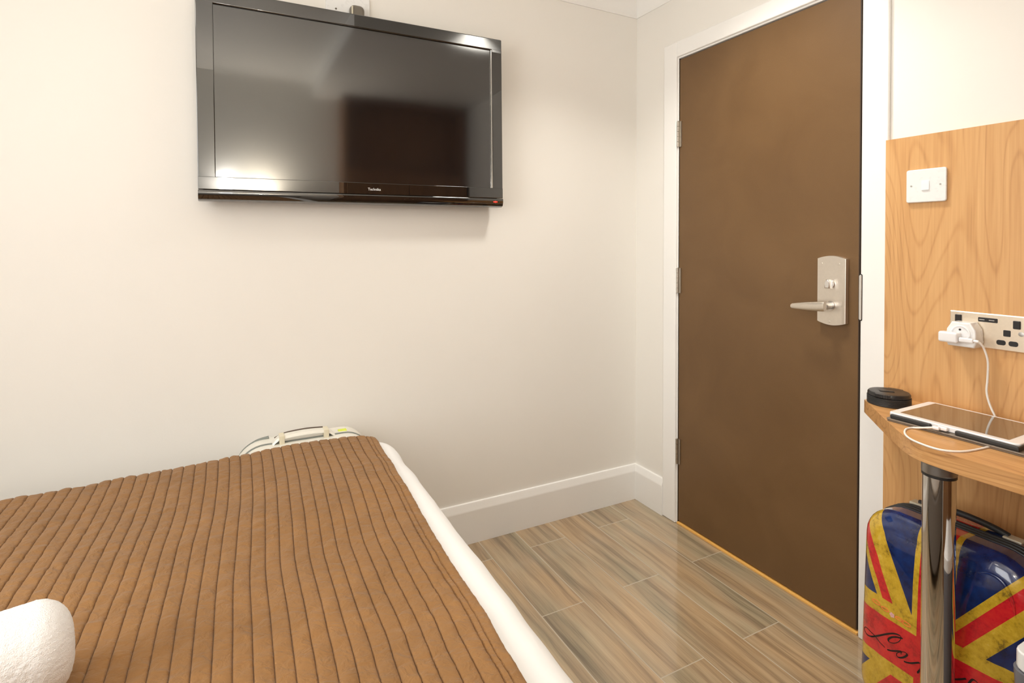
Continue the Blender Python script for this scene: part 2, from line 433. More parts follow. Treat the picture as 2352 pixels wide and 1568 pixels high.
# baseboards with a rounded step
def base(name, p0, p1, nrm, c0, c1, hb=0.161, label=None):
    prof = [(0, 0), (0.018, 0), (0.018, hb-0.034), (0.0165, hb-0.026), (0.0125, hb-0.016), (0.011, hb-0.008), (0.008, hb-0.001), (0.004, hb), (0, hb)]
    bm = B(); p0, p1, nrm = Vector(p0), Vector(p1), Vector(nrm); d = (p1-p0).normalized()
    A = []; Bv = []
    for o_, z in prof:
        A.append(bm.verts.new(p0+nrm*o_+d*(o_*c0)+Vector((0, 0, z))))
        Bv.append(bm.verts.new(p1+nrm*o_-d*(o_*c1)+Vector((0, 0, z))))
    n_ = len(prof)
    for i in range(n_): bm.faces.new((A[i], A[(i+1) % n_], Bv[(i+1) % n_], Bv[i]))
    bm.faces.new(A[::-1]); bm.faces.new(Bv)
    return struct(name, bm, trim_m, smooth=True, label=label)
base('baseboard_front', (XL, 0, 0), (0, 0, 0), (0, -1, 0), 0, 1, label='tall white baseboard under the television wall')
base('baseboard_right', (0, 0, 0), (0, -0.196, 0), (-1, 0, 0), 1, 0, label='short white baseboard between corner and door frame')

# door frame: architrave with bevelled edges, lining and stop
def arch_piece(bm, lo, hi): add_box(bm, lo, hi, 0.004, 2)
bm = B()
add_box(bm, (-0.013, -D0+0.004, 0), (0.0, -0.194, DH+0.076), 0.005, 3)
add_box(bm, (-0.013, -1.118, 0), (0.0, -D1-0.006, DH+0.076), 0.005, 3)
add_box(bm, (-0.013, -D1-0.006, DH+0.010), (0.0, -D0+0.004, DH+0.076), 0.005, 3)
# lining
add_box(bm, (-0.004, -D0, 0), (0.1, -D0+0.009, DH+0.013), 0.001, 1)
add_box(bm, (-0.004, -D1-0.012, 0), (0.1, -D1-0.002, DH+0.013), 0.001, 1)
add_box(bm, (-0.004, -D1, DH+0.004), (0.1, -D0, DH+0.013), 0.001, 1)
struct('trim_3', bm, trim_m, smooth=True, label='white painted door frame with flat architrave')

# door leaf (flush brown) with its furniture
leaf = boxes('door_1', [((0.001, -D1+0.0075, 0.012), (0.045, -D0-0.002, DH))], door_m, bev=0.0012)
leaf['kind'] = 'structure'; leaf['label'] = 'flush brown door with satin lever handle'
boxes('door_gap_shade', [((0.0015, -D1+0.0045, 0.012), (0.044, -D1+0.0078, DH))], gap_shade_m, leaf)  # dark brown strip painting the shade in the gap beside the leaf
# corridor behind the door, so the gaps look into something solid
struct('wall_corridor', [((0.16, -1.2, -0.02), (0.2, -0.1, 2.2))], dark_m)
struct('trim_4', [((-0.007, -D1, 0.0), (0.06, -D0-0.001, 0.0075))], strip_m, bev=0.001, label='thin orange wood-grain strip under the door')  # orange wood-grain strip along the door bottom
# lock plate
lock_y0, lock_y1, lz0, lz1 = -1.0, -0.9075, 0.9445, 1.1645
pts = []
nn = 14
for i in range(nn+1):
    t_ = i/nn; y = lock_y1+(lock_y0-lock_y1)*t_
    pts.append((y, lz1-0.009+0.009*math.sin(PI*t_)+0.0))
for i in range(nn+1):
    t_ = i/nn; y = lock_y0+(lock_y1-lock_y0)*t_
    pts.append((y, lz0+0.009-0.009*math.sin(PI*t_)))
bm = B(); add_prism(bm, pts, -0.0165, 0.001, 0, 0.0025, 2)
plate = obj('lock_plate', bm, nickel_m, leaf)
for (y, z) in ((-0.922, 1.139), (-0.978, 1.139), (-0.948, 0.955)):
    bm = B(); add_lathe(bm, [(0.0042, 0), (0.0042, 0.0008), (0.003, 0.0012)], (-0.0165, y, z), 16, Matrix.Rotation(-PI/2, 3, 'Y')); obj('screw', bm, nickel_m, plate)
bm = B()
add_cyl(bm, (-0.0165, -0.9535, 1.0745), (-0.022, -0.9535, 1.0745), 0.0135, 0.012, 28)
add_prism(bm, [(-0.9625, 1.062), (-0.9445, 1.062), (-0.9465, 1.080), (-0.9490, 1.090), (-0.9580, 1.090), (-0.9605, 1.080)], -0.038, -0.021, 0, 0.003, 3)
tt = obj('thumb_turn', bm, nickel2_m, plate)
# lever: rose neck out of the plate, elbow, tapered arm towards the hinges
bm = B()
add_cyl(bm, (-0.016, -0.953, 1.0065), (-0.020, -0.953, 1.0065), 0.0155, 0.0145, 32)
add_tube(bm, [(-0.018, -0.953, 1.0065), (-0.036, -0.953, 1.0065), (-0.050, -0.951, 1.0062), (-0.057, -0.944, 1.006)], 0.0115, 20)
obj('lever_neck', bm, nickel2_m, leaf)
bm = B()
arm = [(0.962, 0.0145, 0.0085), (0.955, 0.0155, 0.0095), (0.93, 0.0150, 0.0085), (0.90, 0.0135, 0.0075), (0.865, 0.0105, 0.0065), (0.848, 0.0085, 0.006), (0.843, 0.005, 0.004)]
rings = []
for (y, hz, hx) in arm:
    cx = -0.060+0.012*((0.962-y)/0.12)**2*0.4
    cz = 1.0068-0.010*(0.962-y)/0.12
    ring = []
    for i in range(20):
        a = 2*PI*i/20; ca, sa = math.cos(a), math.sin(a)
        ring.append(bm.verts.new((cx+hx*math.copysign(abs(ca)**0.75, ca), -y, cz+hz*math.copysign(abs(sa)**0.75, sa))))
    rings.append(ring)
for a, b in zip(rings, rings[1:]):
    for i in range(20): bm.faces.new((a[i], a[(i+1) % 20], b[(i+1) % 20], b[i]))
bm.faces.new(rings[0]); bm.faces.new(rings[-1])
obj('door_handle', bm, nickel_m, leaf)
# hinges
for z0, z1 in ((1.6134, 1.7212), (0.991, 1.0975), (0.2576, 0.3647)):
    bm = B()
    n_ = 5; h = (z1-z0)/n_
    for i in range(n_): add_cyl(bm, (-0.0075, -D0-0.001, z0+i*h+0.0006), (-0.0075, -D0-0.001, z0+(i+1)*h-0.0006), 0.0055, seg=18)
    add_box(bm, (-0.0045, -D0-0.016, z0), (0.0012, -D0+0.012, z1))
    add_cyl(bm, (-0.0075, -D0-0.001, z1), (-0.0075, -D0-0.001, z1+0.003), 0.0042, 0.002, 14)
    obj('hinge', bm, hinge_m, leaf)
# strike plate on the frame
bm = B(); add_prism(bm, rrect(-1.0475, 0.972, -1.0392, 1.1085, 0.004), -0.0150, -0.006, 0, 0.0006, 1)
o = obj('strike_plate', bm, nickel2_m, bpy.data.objects['trim_3'])
bm = B(); add_prism(bm, rrect(-1.0488, 0.9695, -1.0380, 1.111, 0.004), -0.0139, -0.006, 0); obj('strike_gap_shade', bm, dark_m, bpy.data.objects['trim_3'], smooth=False)  # black backing plate painting a shaded gap around the strike

# ------------------------------------------------------------------ television
tv = thing('television', 'black flat-screen television hung on the cream wall', 'television', (-1.2765, 0.0, 1.666), (0, math.radians(-0.55), 0))
W2, H2 = 0.5205, 0.3265
yF = -0.098
sx0, sx1, sz0, sz1 = -0.472, 0.476, -0.2520, 0.2810
bm = B()     # frame = four bars, the lower one deeper
add_box(bm, (-W2, yF, sz1), (W2, -0.04, H2), 0.004, 3)
add_box(bm, (-W2, yF, sz0-0.006), (sx0, -0.04, sz1+0.006), 0.003, 2)
add_box(bm, (sx1, yF, sz0-0.006), (W2, -0.04, sz1+0.006), 0.003, 2)
add_box(bm, (-W2, yF-0.001, -0.292), (W2, -0.04, sz0), 0.002, 2)
obj('frame', bm, tvblack_m, tv)
bm = B()     # rounded lower lip, curved outwards
prof = [(-0.04, -H2), (yF+0.012, -H2), (yF+0.002, -H2+0.005), (yF-0.003, -0.309), (yF-0.003, -0.298), (yF-0.001, -0.2935), (-0.04, -0.2935)]
A = [bm.verts.new((-W2, y, z)) for y, z in prof]; Bv = [bm.verts.new((W2, y, z)) for y, z in prof]
for i in range(len(prof)): bm.faces.new((A[i], A[(i+1) % len(prof)], Bv[(i+1) % len(prof)], Bv[i]))
bm.faces.new(A); bm.faces.new(Bv)
obj('speaker_bar', bm, tvblack_m, tv)
boxes('screen', [((sx0-0.004, yF+0.007, sz0-0.004), (sx1+0.004, -0.05, sz1+0.004))], screen_m, tv)
boxes('bevel_glint', [((sx1-0.0025, yF+0.001, sz0), (sx1+0.0005, yF+0.0075, sz1))], glint_m, tv, smooth=False)  # silver strip standing for light caught on the right inner bevel
bm = B()
add_box(bm, (-W2+0.012, -0.075, -H2+0.012), (W2-0.012, -0.038, H2-0.012), 0.008, 2)
add_box(bm, (-0.3, -0.045, -0.2), (0.3, -0.022, 0.2), 0.01, 2)
obj('rear_housing', bm, tvback_m, tv)
boxes('wall_bracket', [((-0.2, -0.025, -0.12), (0.2, -0.0005, -0.08)), ((-0.2, -0.025, 0.08), (0.2, -0.0005, 0.12)), ((-0.16, -0.028, -0.2), (-0.12, -0.012, 0.2)), ((0.12, -0.028, -0.2), (0.16, -0.012, 0.2))], tvback_m, tv)
bm = B(); add_lathe(bm, [(0.0032, 0), (0.003, 0.0012), (0.001, 0.0018)], (0.487, yF-0.0025, -0.3065), 16, Matrix.Rotation(PI/2, 3, 'X'))
add_box(bm, (0.478, yF-0.0045, -0.3085), (0.495, yF-0.0025, -0.3045), 0.001, 1)
obj('standby_light', bm, red_m, tv)
def text_mesh(name, s, size, mat, parent, loc, rot, depth=0.0004, sx=1.0):
    cu = bpy.data.curves.new(name, 'FONT'); cu.body = s; cu.size = size; cu.extrude = depth; cu.align_x = 'CENTER'; cu.align_y = 'CENTER'
    to = bpy.data.objects.new('tmp', cu); COL.objects.link(to)
    bpy.context.view_layer.update()
    me = bpy.data.meshes.new_from_object(to.evaluated_get(bpy.context.evaluated_depsgraph_get()))
    me.name = name
    bpy.data.objects.remove(to)
    me.transform(Matrix.Diagonal((sx, 1, 1, 1)))
    o = bpy.data.objects.new(name, me); COL.objects.link(o); me.materials.clear(); me.materials.append(mat.m)
    o.parent = parent; o.location = loc; o.rotation_euler = rot
    return o
text_mesh('brand_lettering', 'Technika', 0.0130, letter_m, tv, (0.017, yF-0.0016, -0.2745), (PI/2, 0, 0), sx=0.95)

# socket plate above the television and the plug sitting in it
sp = thing('wall_socket', 'white double wall socket half hidden above the television', 'socket', (-1.3265, 0, 2.045))
bm = B(); add_prism(bm, rrect(-0.0765, -0.045, 0.0765, 0.045, 0.006), -0.010, -0.0003, 1, 0.003, 3); obj('face_plate', bm, white_pl, sp)
for x in (-0.043, 0.043):
    bm = B(); add_lathe(bm, [(0.0035, 0), (0.0035, 0.001), (0.001, 0.001)], (x, -0.010, -0.012), 14, Matrix.Rotation(PI/2, 3, 'X')); obj('screw', bm, grey_pl, sp)
pg = thing('power_plug', 'grey-brown rounded plug poking up behind the television top edge', 'plug', (-1.3015, -0.012, 2.014))
bm = B(); add_box(bm, (-0.026, -0.040, -0.03), (0.026, 0.0, 0.033), 0.018, 5)
obj('plug_body', bm, grey_pl, pg)
bm = B(); add_box(bm, (-0.022, -0.044, -0.012), (-0.017, -0.036, 0.022), 0.002, 2); obj('rib', bm, lugc_m, pg)

# ------------------------------------------------------------------ wood panel, light switch, socket strip
bm = B(); add_prism(bm, [(-0.018, -2.2), (-0.0003, -2.2), (-0.0003, -1.1195), (-0.0136, -1.1195), (-0.0136, -1.1145), (-0.018, -1.1145)], 0.0, 1.503, 2)
wp = obj('wood_panel', bm, panel_m, smooth=False)
tag(wp, 'tall oak veneer wall panel beside the white door frame', 'wall panel')
ls = thing('light_switch', 'white square light switch high on the oak panel', 'light switch', (-0.018, -1.2215, 1.3625))
bm = B(); add_prism(bm, rrect(-0.0485, -0.0455, 0.0485, 0.0455, 0.006), -0.0085, -0.0002, 0, 0.003, 3); obj('face_plate', bm, white_pl, ls)
bm = B(); add_box(bm, (-0.0108, -0.0095, -0.0135), (-0.0075, 0.0095, 0.0125), 0.0012, 2, Matrix.Rotation(math.radians(3), 4, 'Y')); obj('rocker', bm, white_pl2, ls)
for y in (-0.035, 0.035):
    bm = B(); add_lathe(bm, [(0.0024, 0), (0.0024, 0.0005), (0.0010, 0.0005)], (-0.0085, y, 0.0005), 16, Matrix.Rotation(-PI/2, 3, 'Y'))
    obj('screw', bm, screw_m, ls)

so = thing('power_socket', 'brushed metal double power socket with two small charging slots', 'socket', (-0.018, -1.3585, 0.985))
HW, HH = 0.0785, 0.0438
bm = B(); add_prism(bm, rrect(-HW, -HH, HW, HH, 0.002, 3), -0.007, -0.0002, 0, 0.0022, 1); obj('face_plate', bm, socket_m, so, smooth=False)
def sk(name, y, z, hy, hz, mat, d=0.0012, rad=0.002):
    bm = B(); add_prism(bm, rrect(y-hy, z-hz, y+hy, z+hz, rad), -0.007-d, -0.006, 0, d*0.4, 1); return obj(name, bm, mat, so)
sk('rocker', 0.0585, 0.0255, 0.0072, 0.0095, black_pl, 0.003)
sk('rocker', -0.0610, 0.0225, 0.0072, 0.0100, black_pl, 0.003)
us = sk('charging_slot', -0.0035, 0.0275, 0.0200, 0.0055, black_pl, 0.0006)
for yy in (-0.0105, 0.0095):
    bm = B(); add_box(bm, (-0.0082, yy-0.0035-0.0030, 0.0265), (-0.0074, yy-0.0035+0.0080, 0.0285)); obj('contact', bm, screw_m, us)
sk('pin_hole', -0.0420, -0.0005, 0.0072, 0.0078, black_pl, 0.0007)
sk('pin_hole', -0.0305, -0.0245, 0.0092, 0.0062, black_pl, 0.0007, 0.005)
sk('pin_hole', -0.0545, -0.0245, 0.0092, 0.0062, black_pl, 0.0007, 0.005)
bm = B(); add_lathe(bm, [(0.0055, 0), (0.0055, 0.0006), (0.002, 0.0010)], (-0.007, -0.0690, 0.0012), 18, Matrix.Rotation(-PI/2, 3, 'Y')); obj('screw', bm, screw_m, so)

# travel adapter in the left socket, charger block on it, cable
ta = thing('travel_adapter', 'white octagonal travel adapter plugged into the metal socket', 'adapter', (-0.0255, -1.3220, 0.9735))
bm = B()
oct_ = [(-0.031, 0.014), (-0.020, 0.0310), (0.020, 0.0310), (0.031, 0.012), (0.0335, -0.018), (0.028, -0.0310), (-0.028, -0.0310), (-0.0335, -0.018)]
add_prism(bm, oct_, -0.040, -0.0002, 0, 0.004, 3); obj('body', bm, white_pl, ta)
bm = B(); add_lathe(bm, [(0.0215, 0.0), (0.0215, 0.0022), (0.0195, 0.003), (0.0175, 0.0022), (0.0165, 0.0005)], (-0.040, 0, 0.002), 36, Matrix.Rotation(-PI/2, 3, 'Y')); obj('socket_rim', bm, white_pl2, ta)
bm = B(); add_lathe(bm, [(0.0026, 0), (0.0026, 0.001)], (-0.0402, 0.001, 0.0125), 16, Matrix.Rotation(-PI/2, 3, 'Y')); obj('pin_hole', bm, black_pl, ta)
ch = thing('charger_block', 'small white charger block stuck in the front of the travel adapter', 'charger', (-0.0680, -1.3050, 0.9665))
bm = B(); add_box(bm, (-0.026, -0.022, -0.0135), (-0.0002, 0.0210, 0.0135), 0.0055, 4); obj('body', bm, white_pl2, ch)
cb = thing('charging_cable', 'thin white charging cable hanging from charger and looping on the desk', 'cable', (0, 0, 0))
bm = B(); add_box(bm, (-0.0900, -1.3580, 0.9580), (-0.0780, -1.3275, 0.9695), 0.003, 3)
add_tube(bm, [(-0.084, -1.352, 0.964), (-0.0835, -1.362, 0.9638), (-0.082, -1.366, 0.9632)], 0.0036, 12)
obj('plug', bm, white_pl2, cb)
ZD = 0.766
bm = B()
add_tube(bm, [(-0.083, -1.360, 0.9637), (-0.078, -1.368, 0.9600), (-0.070, -1.3735, 0.945), (-0.064, -1.3785, 0.915), (-0.061, -1.3770, 0.872), (-0.060, -1.3752, 0.840), (-0.058, -1.3800, 0.812), (-0.056, -1.3895, 0.786), (-0.052, -1.394, ZD+0.0065), (-0.0455, -1.403, ZD+0.0022), (-0.0435, -1.44, ZD+0.002)], 0.0024, 12)
obj('hanging_cord', bm, cable_m, cb)
bm = B()
zt = ZD+0.0021
add_tube(bm, [(-0.262, -1.462, zt), (-0.285, -1.4600, zt), (-0.318, -1.4560, zt), (-0.350, -1.4480, zt), (-0.374, -1.4300, zt), (-0.380, -1.4050, zt), (-0.368, -1.3650, zt), (-0.343, -1.3370, zt), (-0.307, -1.3190, zt), (-0.2815, -1.3180, zt), (-0.2750, -1.3310, zt+0.003), (-0.2735, -1.347, zt+0.008), (-0.2710, -1.362, zt+0.0125)], 0.0022, 12)
obj('looped_cord', bm, cable_m, cb)
bm = B(); add_box(bm, (-0.2755, -1.3720, ZD+0.0105), (-0.2640, -1.3575, ZD+0.0180), 0.003, 3)
add_box(bm, (-0.2670, -1.3840, ZD+0.0100), (-0.2555, -1.3640, ZD+0.0190), 0.003, 3)
obj('connector', bm, white_pl2, cb)

# ------------------------------------------------------------------ desk
desk = thing('wall_desk', 'oak desk shelf with rounded end on a chrome leg', 'desk', (0, 0, 0))
front = [(-0.018, -1.118), (-0.129, -1.123)]
curve = catmull([(-0.129, -1.123, 0), (-0.188, -1.179, 0), (-0.247, -1.235, 0), (-0.310, -1.297, 0), (-0.352, -1.342, 0), (-0.374, -1.379, 0), (-0.383, -1.425, 0), (-0.385, -1.48, 0), (-0.385, -1.56, 0)], 5)
out = [front[0]]+[(q.x, q.y) for q in curve]+[(-0.385, -2.15), (-0.018, -2.15)]
bm = B(); add_prism(bm, out, ZD-0.036, ZD, 2, 0.0012, 2)
obj('desk_top', bm, desk_m, desk)
pcx, pcy = -0.3515, -1.4085
# keep the leg inside the top's outline
pcx = -0.345; pcy = -1.4055
bm = B(); add_lathe(bm, [(0.030, 0.004), (0.030, 0.701)], (pcx, pcy, 0), 64); lg = obj('leg', bm, chrome_m, desk)
bm = B(); add_lathe(bm, [(0.0315, 0.701), (0.0315, 0.707)], (pcx, pcy, 0), 48); obj('black_ring', bm, black_pl, lg)
bm = B(); add_lathe(bm, [(0.0314, 0.707), (0.0322, 0.709), (0.0322, 0.726), (0.0335, ZD-0.0362)], (pcx, pcy, 0), 48); obj('collar', bm, collar_m, lg)
bm = B(); add_lathe(bm, [(0.045, 0.0), (0.045, 0.004), (0.036, 0.012), (0.0302, 0.014)], (pcx, pcy, 0), 48); obj('foot', bm, collar_m, lg)

# lens cap stack
lc = thing('lens_cap', 'black ribbed camera lens cap on the rounded desk end', 'lens cap', (-0.112, -1.1785, ZD))
R0 = 0.051
bm = B(); prof = [(R0-0.002, 0.0), (R0, 0.002)]
for i in range(6):
    z = 0.004+i*0.0028; prof += [(R0, z), (R0-0.0008, z+0.0006), (R0-0.0008, z+0.0012), (R0, z+0.0018)]
prof += [(R0, 0.0215), (R0-0.003, 0.0225)]
add_lathe(bm, prof, (0, 0, 0), 72); obj('base_ring', bm, blackr_m, lc)
bm = B(); add_lathe(bm, [(R0-0.003, 0.0222), (R0-0.0015, 0.024), (R0-0.0015, 0.030), (R0-0.004, 0.0335), (R0-0.008, 0.0345), (0.03, 0.0345), (0.028, 0.0338)], (0, 0, 0), 72); cp = obj('lid', bm, black_pl, lc)
for a0 in (math.radians(190), math.radians(10)):
    bm = B()
    for i in range(7):
        a = a0+math.radians(-18+6*i)
        add_box(bm, (-0.004, -0.003, 0.024), (0.0025, 0.003, 0.0335), 0.0008, 1, Matrix.Translation((math.cos(a)*(R0-0.0012), math.sin(a)*(R0-0.0012), 0)) @ Matrix.Rotation(a, 4, 'Z'))
    obj('release_clip', bm, black_pl, cp)
bm = B(); add_box(bm, (-0.022, -0.006, 0.0343), (0.012, 0.006, 0.0352), 0.0004, 1, Matrix.Rotation(math.radians(-50), 4, 'Z')); obj('lid_mark', bm, blackr_m, cp)

# tablet on its folded case
fc = thing('tablet_case', 'taupe leather folio case lying open under the tablet', 'case', (0, 0, 0))
bm = B(); add_prism(bm, rrect(-0.2705, -1.530, -0.060, -1.2545, 0.008), ZD+0.0042, ZD+0.0072, 2, 0.0008, 1)
add_prism(bm, rrect(-0.269, -1.528, -0.060, -1.2555, 0.008), ZD+0.0002, ZD+0.0032, 2, 0.0008, 1)
for yy in (-1.29, -1.48): add_box(bm, (-0.268, yy-0.03, ZD+0.003), (-0.09, yy+0.03, ZD+0.0045))
obj('cover', bm, brownlea_m, fc)
bm = B()
for y0, y1 in ((-1.350, -1.262), (-1.512, -1.398)):
    add_box(bm, (-0.2655, y0, ZD+0.007), (-0.256, y1, ZD+0.0175), 0.003, 3)
add_box(bm, (-0.2655, -1.512, ZD+0.007), (-0.066, -1.5085, ZD+0.0175), 0.001, 1)
obj('holder_edge', bm, blackr_m, fc)
tb = thing('tablet_computer', 'white-framed tablet lying face up on the desk', 'tablet', (0, 0, 0))
bm = B(); add_prism(bm, rrect(-0.2555, -1.5080, -0.0635, -1.2525, 0.012, 8), ZD+0.0075, ZD+0.0200, 2, 0.0028, 3); obj('body', bm, white_pl2, tb)
bm = B(); add_prism(bm, rrect(-0.2390, -1.4860, -0.0755, -1.2720, 0.0015, 2), ZD+0.0199, ZD+0.0204, 2); obj('screen', bm, tabscr_m, tb, smooth=False)

# ------------------------------------------------------------------ union flag suitcase
sx, sy = -0.3065, -1.369
uj = thing('cabin_suitcase', 'glossy hard-shell suitcase with Union flag print under the desk', 'suitcase', (sx, sy, 0.0), (0, math.radians(3.0), 0))
HWc, Z0c, Z1c = 0.1735, 0.035, 0.540
def shell(name, x_front, x_back, mat, bulge=0.012, er=0.045, cr=0.075, flip=False):
    """rounded-rect dish: nested outlines from the rim forward to the face"""
    bm = B(); rings = []
    steps = 9
    dep = abs(x_back-x_front); sgn = 1 if x_back > x_front else -1
    ns = 14
    def outline(inset, x):
        ring = []
        for (py, pz) in rrect(-HWc+inset, Z0c+inset, HWc-inset, Z1c-inset, max(cr-inset*0.9, 0.012), 8): ring.append(bm.verts.new((x, py, pz)))
        return ring
    rings.append(outline(0.0, x_back))
    rings.append(outline(0.0, x_front+sgn*er))
    for i in range(1, steps+1):
        a = PI/2*i/steps
        rings.append(outline(er*(1-math.cos(a)), x_front+sgn*(er*(1-math.sin(a))*0.85+bulge)))
    for j, ins in enumerate((0.06, 0.08, 0.11, 0.14)):
        rings.append(outline(ins, x_front+sgn*bulge*(1-(j+1)/4.0)*0.8))
    for a, b in zip(rings, rings[1:]):
        n_ = len(a)
        for i in range(n_): bm.faces.new((a[i], a[(i+1) % n_], b[(i+1) % n_], b[i]))
    bm.faces.new(rings[0]); bm.faces.new(rings[-1])
    return obj(name, bm, mat, uj)
shell('front_shell', 0.0, 0.088, flag_m)
shell('rear_shell', 0.205, 0.122, flag_m)
bm = B(); add_prism(bm, rrect(-HWc+0.004, Z0c+0.004, HWc-0.004, Z1c-0.004, 0.072, 8), 0.0885, 0.1215, 0); obj('zip_band', bm, zip_m, uj)
bm = B()
for x in (0.0895, 0.1050, 0.1205):
    ring = [Vector((x, p_[0], p_[1])) for p_ in rrect(-HWc+0.001, Z0c+0.001, HWc-0.001, Z1c-0.001, 0.075, 8)]
    add_tube(bm, ring+[ring[0]], 0.0042, 8, smooth=False)
obj('zip_piping', bm, blackr_m, uj)
# raised rib pressed into the shell (handle arch on the right half)
# top carry handle
bm = B(); add_tube(bm, [(0.150, 0.105, Z1c+0.002), (0.150, 0.070, Z1c+0.009), (0.150, 0.01, Z1c+0.013), (0.150, -0.045, Z1c+0.009), (0.150, -0.078, Z1c+0.002)], 0.0075, 12); hd = obj('carry_handle', bm, blackr_m, uj)
for y in (0.105, -0.088):
    bm = B(); add_box(bm, (0.135, y-0.018, Z1c-0.006), (0.165, y+0.018, Z1c+0.003), 0.003, 2); obj('handle_mount', bm, lugc_m, hd)
# side feet and wheels
for z in (0.40, 0.12):
    bm = B(); add_lathe(bm, [(0.014, 0), (0.014, 0.012), (0.011, 0.018), (0.004, 0.020)], (0.165, HWc-0.003, z), 20, Matrix.Rotation(-PI/2, 3, 'X')); obj('side_foot', bm, grey_pl, uj)
for yy in (-0.13, 0.13):
    for xx in (0.045, 0.160):
        bm = B(); add_cyl(bm, (xx-0.010, yy, 0.0215-(xx)*0.0), (xx+0.010, yy, 0.0215), 0.021, seg=24)
        add_box(bm, (xx-0.014, yy-0.010, 0.022), (xx+0.014, yy+0.010, 0.046), 0.003, 2); obj('wheel', bm, black_pl, uj)
# handwriting: flat ribbons on the shell
def ribbon(bm, pts, w0=0.0016, wf=None, x=-0.0006):
    path = catmull([(0, p_[0], p_[1]) for p_ in pts], 8)
    L = []; Rr = []
    for i, q in enumerate(path):
        d = (path[min(i+1, len(path)-1)]-path[max(i-1, 0)]).normalized(); nr = Vector((0, -d.z, d.y))
        t_ = i/(len(path)-1); wd = w0*(wf(t_, d) if wf else 1)
        for lst, s_ in ((L, 1), (Rr, -1)):
            q2 = q+nr*wd*s_; lst.append((bm.verts.new((x, q2.y, q2.z)), bm.verts.new((x+0.0008, q2.y, q2.z))))
    for i in range(len(L)-1):
        bm.faces.new((L[i][0], L[i+1][0], Rr[i+1][0], Rr[i][0]))
        bm.faces.new((L[i][0], L[i][1], L[i+1][1], L[i+1][0])); bm.faces.new((Rr[i][0], Rr[i+1][0], Rr[i+1][1], Rr[i][1]))

bm = B()
Lp = [(0.1003, 0.2145), (0.1112, 0.218), (0.1236, 0.2228), (0.1376, 0.2269), (0.1504, 0.229), (0.1567, 0.2258), (0.1578, 0.2186), (0.1498, 0.2134), (0.1372, 0.2163), (0.1237, 0.2263), (0.1066, 0.2413), (0.0886, 0.2562), (0.0759, 0.2635), (0.0657, 0.2651), (0.0643, 0.2605), (0.069, 0.2493), (0.0801, 0.2386), (0.0905, 0.2348), (0.0926, 0.2397), (0.0857, 0.249), (0.0756, 0.2561), (0.0668, 0.2603), (0.0599, 0.2626)]
Op = [(0.0943, 0.2135), (0.0846, 0.2173), (0.0707, 0.2259), (0.0619, 0.2305), (0.0705, 0.2221), (0.0729, 0.2151), (0.0677, 0.213), (0.0578, 0.2196), (0.0494, 0.2306), (0.052, 0.2343), (0.0595, 0.2321), (0.063, 0.2257), (0.0617, 0.2238)]
Np = [(0.0556, 0.2122), (0.0488, 0.2141), (0.0391, 0.2192), (0.0308, 0.2255), (0.022, 0.231), (0.020, 0.222), (0.026, 0.206), (0.016, 0.224), (0.006, 0.236), (0.004, 0.222), (-0.004, 0.222)]
Dp = [(-0.014, 0.232), (-0.022, 0.242), (-0.029, 0.238), (-0.024, 0.226), (-0.018, 0.232), (-0.030, 0.258), (-0.038, 0.272), (-0.033, 0.245), (-0.042, 0.240), (-0.0509, 0.2442), (-0.0666, 0.2561)]
O2 = [(-0.070, 0.246), (-0.078, 0.262), (-0.088, 0.258), (-0.086, 0.240), (-0.074, 0.242), (-0.080, 0.252), (-0.098, 0.254)]
N2 = [(-0.100, 0.256), (-0.106, 0.266), (-0.110, 0.244), (-0.118, 0.262), (-0.126, 0.268), (-0.128, 0.248), (-0.140, 0.256)]
wf = lambda t_, d: 0.45+0.85*max(0.0, d.z*0.9-d.y*0.3)
for q in (Lp, Op, Np, Dp, O2, N2): ribbon(bm, q, 0.0016, wf, x=0.0)
hw = obj('script_lettering', bm, ink_m, uj, smooth=False)
def project(o, tgt, off=0.0006, xk=0.0):
    """lay a flat drawing on the shell in front of it (both live in the suitcase's space)"""
    from mathutils.bvhtree import BVHTree
    bv = BVHTree.FromPolygons([v_.co.copy() for v_ in tgt.data.vertices], [tuple(p_.vertices) for p_ in tgt.data.polygons])
    for v_ in o.data.vertices:
        h = bv.ray_cast(Vector((-0.3, v_.co.y, v_.co.z)), Vector((1, 0, 0)))
        if h[0] is not None: v_.co.x = h[0].x-off+v_.co.x
fs = [c_ for c_ in uj.children if c_.name == 'front_shell'][0]
from mathutils.bvhtree import BVHTree
bv_ = BVHTree.FromPolygons([v_.co.copy() for v_ in fs.data.vertices], [tuple(p_.vertices) for p_ in fs.data.polygons])
pts = []
for q in catmull([(0, -0.078, 0.490), (0, -0.098, 0.498), (0, -0.117, 0.494), (0, -0.130, 0.478), (0, -0.138, 0.455), (0, -0.142, 0.43)], 5):
    h = bv_.ray_cast(Vector((-0.3, q.y, q.z)), Vector((1, 0, 0)))
    pts.append((h[0].x-0.0002 if h[0] else 0.02, q.y, q.z))
bm = B(); add_tube(bm, pts, 0.0042, 10, smooth=False, radf=lambda t_: math.sin(PI*min(max(t_, 0.04), 0.96))**0.5)
obj('raised_rib', bm, flag_m, uj)
project(hw, fs)
bm = B()
for i, (y, z, a_, rr) in enumerate(((0.1268, 0.3087, 0.2, 0.008), (0.1036, 0.3059, -0.4, 0.007), (0.0696, 0.3026, 0.3, 0.007), (0.0544, 0.3015, -0.2, 0.008))):
    pts = [(y+rr*math.cos(2*PI*j/10+a_)*(1.3), z+0.5*rr*math.sin(2*PI*j/10+a_)) for j in range(11)]
    ribbon(bm, pts, 0.0011, x=0.0)
tr = obj('transfer_mark', bm, stick_m, uj, smooth=False); project(tr, fs)
bm = B()
